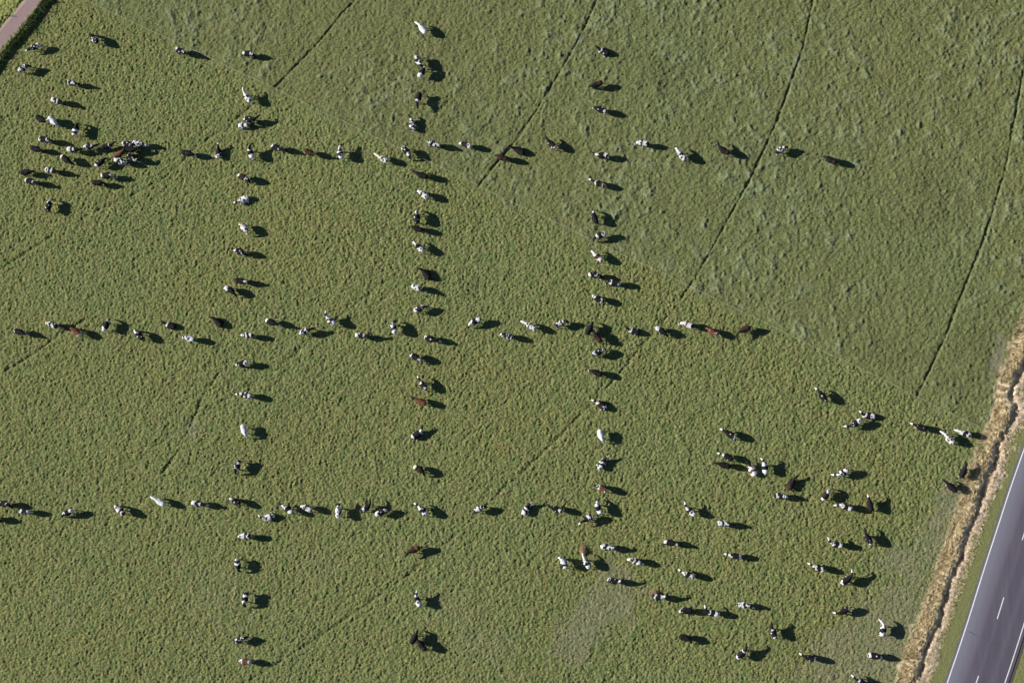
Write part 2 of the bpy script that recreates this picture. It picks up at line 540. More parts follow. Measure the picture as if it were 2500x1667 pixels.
# ------------------------------------------------------------------ dry grass on the ditch bank, rough growth along the lane
def blades(name, n, pos, length, width, mat, lean, lean_sd, up, comb=0.0):
    P = pos(n)
    n = len(P)
    lean = lean + comb * (vnoise(P[:, 0], P[:, 1], 1.7, 140) - .5 + .6 * (vnoise(P[:, 0], P[:, 1], .7, 141) - .5))
    L = rng.uniform(length[0], length[1], n)
    W = rng.uniform(width[0], width[1], n)
    aim = lean + rng.normal(0, lean_sd, n)
    el = rng.normal(up, .28, n).clip(.1, 1.5)
    dx, dy, dz = np.cos(aim) * np.cos(el), np.sin(aim) * np.cos(el), np.sin(el)
    turn = aim + math.pi / 2 + rng.normal(0, .5, n)
    sx, sy = np.cos(turn), np.sin(turn)
    v = np.empty((n, 4, 3))
    b = P
    v[:, 0] = b + np.stack([-sx * W, -sy * W, 0 * W], 1)
    v[:, 1] = b + np.stack([sx * W, sy * W, 0 * W], 1)
    mid = b + np.stack([dx * L * .55, dy * L * .55, dz * L * .62], 1)
    v[:, 2] = mid + np.stack([sx * W * .7, sy * W * .7, 0 * W], 1)
    v[:, 3] = b + np.stack([dx * L, dy * L, dz * L * .8], 1)
    me = bpy.data.meshes.new(name)
    me.vertices.add(n * 4)
    me.vertices.foreach_set('co', v.astype(np.float32).ravel())
    k = np.arange(n) * 4
    tri = np.stack([k, k + 1, k + 2, k, k + 2, k + 3], 1).astype(np.int32)
    me.loops.add(n * 6)
    me.loops.foreach_set('vertex_index', tri.ravel())
    me.polygons.add(n * 2)
    me.polygons.foreach_set('loop_start', np.arange(n * 2, dtype=np.int32) * 3)
    me.update(calc_edges=True)
    me.materials.append(mat)
    o = bpy.data.objects.new(name, me)
    coll.objects.link(o)
    return o
def along(P, lo, hi, smin=None):
    D = densify(P, .5)
    ok = [(gx0 < p[0] < gx1 and gy0 < p[1] < gy1) for p in D]
    D = D[ok]
    Tn = np.gradient(D, axis=0)
    Tn /= np.linalg.norm(Tn, axis=1)[:, None]
    N = np.stack([-Tn[:, 1], Tn[:, 0]], 1)
    def f(n):
        i = rng.integers(0, len(D), n)
        d = rng.uniform(lo, hi, n)
        clump = vnoise(D[i, 0] + N[i, 0] * d, D[i, 1] + N[i, 1] * d, .9, 120)
        keep = clump > .12
        q = D[i] + N[i] * d[:, None] + rng.normal(0, .15, (n, 2))
        q = q[keep]
        ii = np.clip(np.searchsorted(ax, q[:, 0]), 0, NX - 1)
        jj = np.clip(np.searchsorted(ay, q[:, 1]), 0, NY - 1)
        return np.column_stack([q, Z[ii * NY + jj] - .02])
    return f
SM = Mat('dry_grass', .8, .25)
SM.color(SM.ramp(SM.noise(2.3, 4, .7), [(.32, (.56, .46, .28)), (.52, (.70, .59, .38)), (.72, (.82, .72, .52))]))
tb = SM.n('ShaderNodeBsdfTranslucent')
SM.t.links.new(SM.b.inputs['Base Color'].links[0].from_socket, tb.inputs[0])
mxs = SM.n('ShaderNodeMixShader')
mxs.inputs[0].default_value = .35
SM.t.links.new(SM.b.outputs[0], mxs.inputs[1])
SM.t.links.new(tb.outputs[0], mxs.inputs[2])
SM.t.links.new(mxs.outputs[0], SM.t.nodes['Material Output'].inputs[0])
sg = blades('dry_grass', 34000, along(DITCH, -2.6, .1), (.5, 1.1), (.010, .022), SM.m, R(200), .35, .18, 1.5)
tag(sg, kind='stuff')
sg2 = blades('straw_litter', 12000, along(DITCH, .3, 2.0), (.25, .6), (.02, .045), SM.m, R(60), 1.2, .3)
tag(sg2, kind='stuff')
GM = plain_mat('rank_grass', (.035, .055, .016), (.12, .17, .045), 3.0, .9)
hg = blades('rank_grass', 9000, along(HEDGE, -.55, .6), (.3, .75), (.025, .05), GM, R(30), 2.0, .9)
tag(hg, kind='stuff')

# ------------------------------------------------------------------ tube tools
def tube(verts, faces, pts, rad, nseg=8, cap=True):
    """pts: list of Vectors, rad: list of (side radius, up radius)"""
    base = len(verts)
    n = len(pts)
    for i, p in enumerate(pts):
        t = (pts[min(i + 1, n - 1)] - pts[max(i - 1, 0)]).normalized()
        up = Vector((0, 0, 1)) if abs(t.z) < .9 else Vector((1, 0, 0))
        sd = t.cross(up).normalized()
        u2 = sd.cross(t).normalized()
        rs, ru = rad[i] if isinstance(rad[i], tuple) else (rad[i], rad[i])
        for k in range(nseg):
            a = 2 * math.pi * k / nseg
            verts.append(p + sd * (rs * math.cos(a)) + u2 * (ru * math.sin(a)))
    for i in range(n - 1):
        for k in range(nseg):
            k2 = (k + 1) % nseg
            faces.append((base + i * nseg + k, base + i * nseg + k2, base + (i + 1) * nseg + k2, base + (i + 1) * nseg + k))
    if cap:
        faces.append(tuple(base + k for k in reversed(range(nseg))))
        faces.append(tuple(base + (n - 1) * nseg + k for k in range(nseg)))

# ------------------------------------------------------------------ electric rope across the meadow
WR = plain_mat('white_rope', (.38, .39, .33), (.6, .6, .54), 4.0, .6)
PLM = plain_mat('white_plastic', (.6, .6, .58), (.8, .8, .78), 4.0, .5)
rope_thing = empty('rope_fence', (ROPE[0][0], ROPE[0][1], 0))
tag(rope_thing, 'thin white electric rope fence running diagonally between grazed and ungrazed pasture', 'fence')
o0 = Vector((ROPE[0][0], ROPE[0][1], 0))
RD = extend(ROPE, 20, 0)
rs_ = densify(RD, 1.0)
segl = np.concatenate([[0], np.cumsum(np.linalg.norm(np.diff(rs_, axis=0), axis=1))])
v, f = [], []
span = 9.0
pts = []
for p, s in zip(rs_, segl):
    ph = (s % span) / span
    pts.append(Vector((p[0], p[1], .78 - .12 * 4 * ph * (1 - ph))) - o0)
tube(v, f, pts, [.012] * len(pts), 4)
link_mesh('rope', v, f, WR, rope_thing)
s = 0.0
while s < segl[-1]:
    i = int(np.searchsorted(segl, s))
    p = Vector((rs_[i][0], rs_[i][1], 0)) - o0
    v, f = [], []
    tube(v, f, [p + Vector((0, 0, z)) for z in (-.1, .3, .82, .9)], [.012, .011, .010, .006], 5)
    tube(v, f, [p + Vector((-.06, 0, .12)), p + Vector((.06, 0, .12))], [.01, .01], 4)
    link_mesh('post', v, f, PLM, rope_thing)
    s += span

# ------------------------------------------------------------------ wooden fence posts
WD = plain_mat('weathered_wood', (.16, .12, .085), (.45, .38, .29), 9.0, .85, bump=.01)
WIR = plain_mat('wire', (.12, .12, .12), (.3, .3, .3), 3.0, .5, .5)
def wood_fence(name, label, bases, lean, h, wires=True, r=.065):
    th = empty(name, (bases[0].x, bases[0].y, 0))
    tag(th, label, 'fence')
    o = Vector(th.location)
    tops = []
    for b in bases:
        b2 = Vector((b.x, b.y, zat(b.x, b.y) - .1))
        jit = Vector((rng.normal(0, .05), rng.normal(0, .05), 0))
        top = b2 + Vector((lean[0], lean[1], h)) + jit
        v, f = [], []
        q = [b2.lerp(top, t) - o for t in (0, .3, .7, .95, 1.0)]
        tube(v, f, q, [r * 1.1, r, r * .95, r * .9, r * .55], 8)
        link_mesh('post', v, f, WD, th, smooth=False)
        tops.append((b2, top))
    if wires:
        for tt in (.55, .88):
            v, f = [], []
            tube(v, f, [a.lerp(b, tt) - o for a, b in tops], [.006] * len(tops), 4)
            link_mesh('wire', v, f, WIR, th)
    return th
ditch_posts = [(2476, 838), (2440, 940), (2407, 1045), (2333, 1250), (2299, 1352), (2268, 1450), (2233, 1555), (2192, 1664)]
wood_fence('wooden_fence', 'leaning wooden post and wire fence in the dry grass along the ditch', [ground(*p) for p in ditch_posts], (-.42, -.04), .85)
wood_fence('wooden_fence', 'dark post and wire fence in rank grass between gravel track and pasture',
           [ground(*p) for p in [(128, 4), (106, 29), (68, 77), (12, 141), (-14, 166)]], (-.02, .02), 1.15)
wood_fence('wooden_fence', 'short stretch of fence on the far side of the gravel track in the corner',
           [ground(*p) for p in [(46, -8), (9, 38), (-34, 90)]], (-.02, .02), 1.2)

# ------------------------------------------------------------------ hay piles
HY = Mat('hay', .9, .1)
HY.color(HY.ramp(HY.noise(5, 4, .7), [(.3, (.10, .065, .035)), (.52, (.28, .19, .115)), (.72, (.46, .34, .22))]))
def hay(px, py, rx, ry, h, label, seed):
    c = ground(px, py)
    th = empty('hay_pile', (c.x, c.y, 0))
    tag(th, label, 'hay', 'hay piles in the pasture')
    r = np.random.default_rng(seed)
    v, f = [], []
    nr, na = 9, 26
    v.append(Vector((0, 0, h)))
    for i in range(1, nr + 1):
        for k in range(na):
            a = 2 * math.pi * k / na
            t = i / nr
            w = 1 + .28 * mnoise.noise(Vector((math.cos(a) * 1.6, math.sin(a) * 1.6, seed)))
            z = h * (1 - t ** 2.2) * (.75 + .45 * mnoise.noise(Vector((math.cos(a) * t * 3, math.sin(a) * t * 3, seed + 5)))) - .04 * t
            v.append(Vector((rx * t * w * math.cos(a), ry * t * w * math.sin(a), max(z, -.1))))
    for k in range(na):
        f.append((0, 1 + k, 1 + (k + 1) % na))
        for i in range(nr - 1):
            b = 1 + i * na
            f.append((b + k, b + na + k, b + na + (k + 1) % na, b + (k + 1) % na))
    link_mesh('heap', v, f, HY.m, th, smooth=False)
    v, f = [], []
    for i in range(900):
        a, t = r.uniform(0, 6.283), math.sqrt(r.random()) * 1.12
        z = max(.02, h * (1 - t ** 2.2))
        p = Vector((rx * t * math.cos(a), ry * t * math.sin(a), z * r.uniform(.7, 1.05)))
        d = Vector((r.normal(), r.normal(), abs(r.normal()) * .5)).normalized() * r.uniform(.12, .34)
        w = Vector((-d.y, d.x, 0)).normalized() * .012
        b = len(v)
        v += [p - w, p + w, p + d]
        f.append((b, b + 1, b + 2))
    link_mesh('loose_stalks', v, f, HY.m, th)
hay(1423, 1343, .55, .85, .6, 'taller loose hay pile at the muzzle of a white cow', 3)
hay(1598, 1448, .62, .55, .6, 'smaller round hay pile behind the black and white cow', 9)

# ------------------------------------------------------------------ cows
COATS = {'W': (.58, .575, .58), 'K': (.013, .011, .013), 'B': (.040, .020, .016), 'R': (.125, .050, .028), 'C': (.66, .56, .44)}
CM = Mat('cow_coat', .75, .10)
ca = CM.n('ShaderNodeAttribute', attribute_name='coat')
CM.color(CM.mix(.55, ca.outputs['Color'], CM.mix(1.0, ca.outputs['Color'], CM.ramp(CM.noise(14, 3, .6), [(.3, .7), (.7, 1.0)]), 'MULTIPLY')))

tmp_mesh0 = bpy.data.meshes.new('tmp')
tmp_obj = bpy.data.objects.new('tmp', tmp_mesh0)
coll.objects.link(tmp_obj)
md = tmp_obj.modifiers.new('r', 'REMESH')
md.mode = 'VOXEL'
md.voxel_size = .040
md.use_smooth_shade = True
ms = tmp_obj.modifiers.new('s', 'SMOOTH')
ms.factor = .5
ms.iterations = 2

ZONES = [0.0, .24, .56, .98, 1.34, 1.60, 2.00, 2.28, 9.0]
def cow_mesh(yaw, mode, pattern, seed, legs):
    """yaw: sideways turn of neck (rad), mode: g grazing, n level, u head up, l lying"""
    r = random.Random(seed)
    lying = mode == 'l'
    drop = .60 if lying else 0.0
    bend = max(-.45, min(.45, yaw * .32))
    yaw_n = yaw - bend * .6
    # spine of the trunk, curved in plan
    st = [(-.90, 1.20, .17, .15), (-.84, 1.17, .26, .22), (-.70, 1.12, .315, .29), (-.52, 1.08, .34, .33), (-.28, 1.02, .375, .375),
          (-.02, .99, .415, .415), (.22, 1.00, .395, .41), (.42, 1.03, .32, .385), (.58, 1.06, .27, .34), (.72, 1.10, .21, .26), (.80, 1.12, .14, .18)]
    def plan(x, y=0.0):
        h = bend * (x / 1.7)
        # integrate gently: arc of constant curvature
        k = bend / 1.7
        if abs(k) < 1e-4:
            px, py = x, 0.0
        else:
            px, py = math.sin(k * x) / k, (1 - math.cos(k * x)) / k
        return Vector((px - math.sin(k * x) * y, py + math.cos(k * x) * y, 0)), k * x
    verts, faces = [], []
    pts, rad = [], []
    bulge = 1.10 if lying else 1.0
    for x, z, w, h in st:
        p, _ = plan(x)
        p.z = z - drop * (1.0 if not lying else .98)
        if lying:
            h = h * .92
        pts.append(p)
        rad.append((w * bulge, h))
    tube(verts, faces, pts, rad, 14)
    spine = list(pts)
    # ridge of the back and hip bones
    q = []
    for x, z, rr in ((-.86, 1.32, .05), (-.6, 1.38, .08), (-.2, 1.36, .08), (.2, 1.36, .08), (.5, 1.40, .075), (.68, 1.33, .06)):
        p, _ = plan(x)
        p.z = z - drop - .05
        q.append(p)
    tube(verts, faces, q, [.05, .08, .08, .08, .085, .06], 8)
    for sgn in (-1, 1):
        a_, _ = plan(-.55, .0); b_, _ = plan(-.55, .25 * sgn)
        a_.z = 1.30 - drop; b_.z = 1.27 - drop
        tube(verts, faces, [a_, b_], [.10, .06], 8)
    # neck and head
    p0, h0 = plan(.62)
    p0.z = 1.16 - drop
    pitch = {'g': -.80, 'n': .04, 'u': .50, 'l': .55}[mode] + r.uniform(-.06, .06)
    hp = {'g': -1.25, 'n': -.45, 'u': -.25, 'l': -.25}[mode] + r.uniform(-.08, .08)
    L = .66 if mode != 'l' else .62
    npts, nr = [p0.copy()], [(.20, .28)]
    cur, hd = p0.copy(), h0
    steps = 4
    for i in range(steps):
        hd = h0 + yaw_n * (i + .6) / steps
        t = (i + .5) / steps
        pp = pitch * (.55 + .75 * t)
        cur = cur + Vector((math.cos(hd) * math.cos(pp), math.sin(hd) * math.cos(pp), math.sin(pp))) * (L / steps)
        npts.append(cur.copy())
        k = (i + 1) / steps
        nr.append((.20 - .085 * k, .28 - .13 * k))
    tube(verts, faces, npts, nr, 12)
    hd = h0 + yaw_n
    fwd = Vector((math.cos(hd) * math.cos(hp), math.sin(hd) * math.cos(hp), math.sin(hp)))
    side = Vector((-math.sin(hd), math.cos(hd), 0))
    hb = cur - fwd * .06
    hpnts = [hb, hb + fwd * .10, hb + fwd * .24, hb + fwd * .40, hb + fwd * .52, hb + fwd * .56]
    tube(verts, faces, hpnts, [(.10, .115), (.135, .15), (.12, .135), (.085, .095), (.09, .088), (.06, .06)], 10)
    for sgn in (-1, 1):                                   # ears
        e0 = hb + fwd * .04 + side * .07 * sgn
        e1 = e0 + side * .10 * sgn - fwd * .02
        e2 = e0 + side * .19 * sgn - fwd * .05 - Vector((0, 0, .02))
        tube(verts, faces, [e0, e1, e2], [(.03, .03), (.055, .03), (.03, .025)], 6)
    spine2 = spine[:-3] + npts + hpnts[1:]
    # legs
    foot_pts = []
    sw = r.uniform(-.16, .16)
    if not lying:
        for sgn in (-1, 1):
            o = sw * sgn
            chain = [(.50, .16, .88, .13), (.50 + o * .2, .17, .70, .095), (.52 + o * .6, .16, .42, .062), (.50 + o * 1.0, .155, .13, .046), (.53 + o * 1.05, .155, .05, .058), (.54 + o * 1.05, .155, .0, .066)]
            P, Q = [], []
            for x, y, z, rr in chain:
                p, _ = plan(x, y * sgn)
                p.z = z
                P.append(p); Q.append(rr)
            tube(verts, faces, P, Q, 8)
            foot_pts += P[2:]
            o = -sw * sgn
            chain = [(-.62, .15, 1.0, .20), (-.56 + o * .2, .19, .80, .155), (-.66 + o * .5, .18, .60, .085), (-.79 + o * .8, .165, .47, .066), (-.74 + o * 1.0, .16, .14, .048), (-.71 + o * 1.05, .16, .05, .06), (-.70 + o * 1.05, .16, .0, .068)]
            P, Q = [], []
            for x, y, z, rr in chain:
                p, _ = plan(x, y * sgn)
                p.z = z
                P.append(p); Q.append(rr)
            tube(verts, faces, P, Q, 8)
            foot_pts += P[3:]
    else:
        tilt = r.choice((-1, 1))
        for chain in ([(.50, .20 * tilt, .24, .12), (.78, .26 * tilt, .12, .07), (.56, .34 * tilt, .06, .055)],
                      [(.50, -.20 * tilt, .24, .12), (.74, -.24 * tilt, .12, .07), (.52, -.30 * tilt, .06, .055)],
                      [(-.60, .24 * tilt, .32, .20), (-.28, .42 * tilt, .18, .12), (-.58, .52 * tilt, .08, .06), (-.30, .58 * tilt, .06, .055)],
                      [(-.60, -.22 * tilt, .30, .18), (-.30, -.34 * tilt, .16, .12), (-.50, -.36 * tilt, .08, .07)]):
            P, Q = [], []
            for x, y, z, rr in chain:
                p, _ = plan(x, y)
                p.z = z
                P.append(p); Q.append(rr)
            tube(verts, faces, P, Q, 8)
            foot_pts += P[1:]
    # udder and tail
    p, _ = plan(-.48); p.z = .66 - drop * .8
    q2 = p + Vector((0, 0, -.14)); q3 = p + Vector((0, 0, .12))
    tube(verts, faces, [q2, p, q3], [.09, .17, .15], 8)
    tw = r.uniform(-.12, .12)
    P = []
    for x, z, y in ((-.86, 1.30, 0), (-.99, 1.22, tw * .2), (-1.04, .9, tw * .6), (-1.03, .6, tw), (-1.02, .46, tw * 1.1)):
        pp, _ = plan(x, y)
        pp.z = max(.06, z - drop)
        P.append(pp)
    tube(verts, faces, P, [.05, .035, .032, .036, .045], 6)
    raw = bpy.data.meshes.new('raw')
    raw.from_pydata([tuple(q) for q in verts], [], faces)
    raw.update()
    tmp_obj.data = raw
    bpy.context.view_layer.update()
    dg = bpy.context.evaluated_depsgraph_get()
    me = bpy.data.meshes.new_from_object(tmp_obj.evaluated_get(dg))
    me.name = 'cow'
    n = len(me.vertices)
    V = np.empty(n * 3)
    me.vertices.foreach_get('co', V)
    V = V.reshape(-1, 3)
    # place along the spine
    S = np.array([tuple(q) for q in spine2])
    arc = np.concatenate([[0], np.cumsum(np.linalg.norm(np.diff(S, axis=0), axis=1))])
    best = np.full(n, 1e9); sv = np.zeros(n)
    for i in range(len(S) - 1):
        a, b = S[i], S[i + 1]
        ab = b - a
        t = np.clip(((V - a) @ ab) / (ab @ ab), 0, 1)
        d = np.linalg.norm(V - (a + t[:, None] * ab), axis=1)
        m = d < best
        best[m] = d[m]
        sv[m] = (arc[i] + t * (arc[i + 1] - arc[i]))[m]
    c1, c2, c3 = r.uniform(0, 6), r.uniform(0, 6), r.uniform(0, 6)
    wobble = .075 * np.sin(V[:, 1] * 6 + V[:, 2] * 3 + c1) + .055 * np.sin(V[:, 2] * 9 - V[:, 1] * 7 + V[:, 0] * 4 + c2)
    sw_ = sv + wobble * (sv < 2.1)
    zi = np.clip(np.searchsorted(ZONES, sw_) - 1, 0, 7)
    cols = np.array([COATS[c] for c in pattern])[zi]
    kinds = set(pattern)
    if 'W' in kinds and len(kinds) > 1:                   # small islands and a broken belly line
        isl = np.sin(V[:, 0] * 7.3 + c3) * np.sin(V[:, 1] * 8.1 + c1) * np.sin(V[:, 2] * 6.0 + c2)
        oth = 'K' if 'K' in kinds else ('R' if 'R' in kinds else 'B')
        white = cols[:, 0] > .5
        isl2 = np.sin(V[:, 0] * 10.1 + c1) * np.sin(V[:, 1] * 9.7 + c2) + .5 * np.sin(V[:, 2] * 8 + V[:, 0] * 5 + c3)
        mask = ((isl > .38) | ((isl2 > .55) & (r.random() < .75))) & (sv < 1.75) & (V[:, 2] > .5 - drop)
        cols[mask & white] = COATS[oth]
        mask = (isl < -.74) & (sv < 1.7)
        cols[mask & ~white] = COATS['W']
    lg = V[:, 2] < (.60 if not lying else .0)
    if not lying:
        lc = COATS[legs]
        fz = (V[:, 2] < .60 + .05 * np.sin(V[:, 0] * 9 + c1)) & (best > .30)
        fz &= (np.abs(V[:, 0]) > .25) & (V[:, 0] > -.93) & (V[:, 0] < .80)
        cols[fz] = lc
        hoof = V[:, 2] < .06
        cols[hoof & fz] = (.05, .04, .035)
        ud = (np.abs(V[:, 0] + .48) < .2) & (V[:, 2] < .66) & (np.abs(V[:, 1]) < .14)
        cols[ud] = (.52, .34, .30)
    else:
        F = np.array([tuple(q) for q in foot_pts])
        dm = np.min(np.linalg.norm(V[:, None, :] - F[None], axis=2), axis=1)
        cols[(dm < .16) & (V[:, 2] < .26)] = COATS[legs]
    nose = sv > arc[-1] - .05
    cols[nose] = cols[nose] * .4 + np.array((.10, .07, .07)) * .6
    V[:, 0] *= .95
    V[:, 1] *= 1.16
    V[:, 2] *= 1.07
    me.vertices.foreach_set('co', V.astype(np.float32).ravel())
    at = me.attributes.new('coat', 'FLOAT_COLOR', 'POINT')
    at.data.foreach_set('color', np.column_stack([cols, np.ones(n)]).astype(np.float32).ravel())
    me.materials.clear()
    me.materials.append(CM.m)
    me.polygons.foreach_set('use_smooth', np.ones(len(me.polygons), bool))
    return me

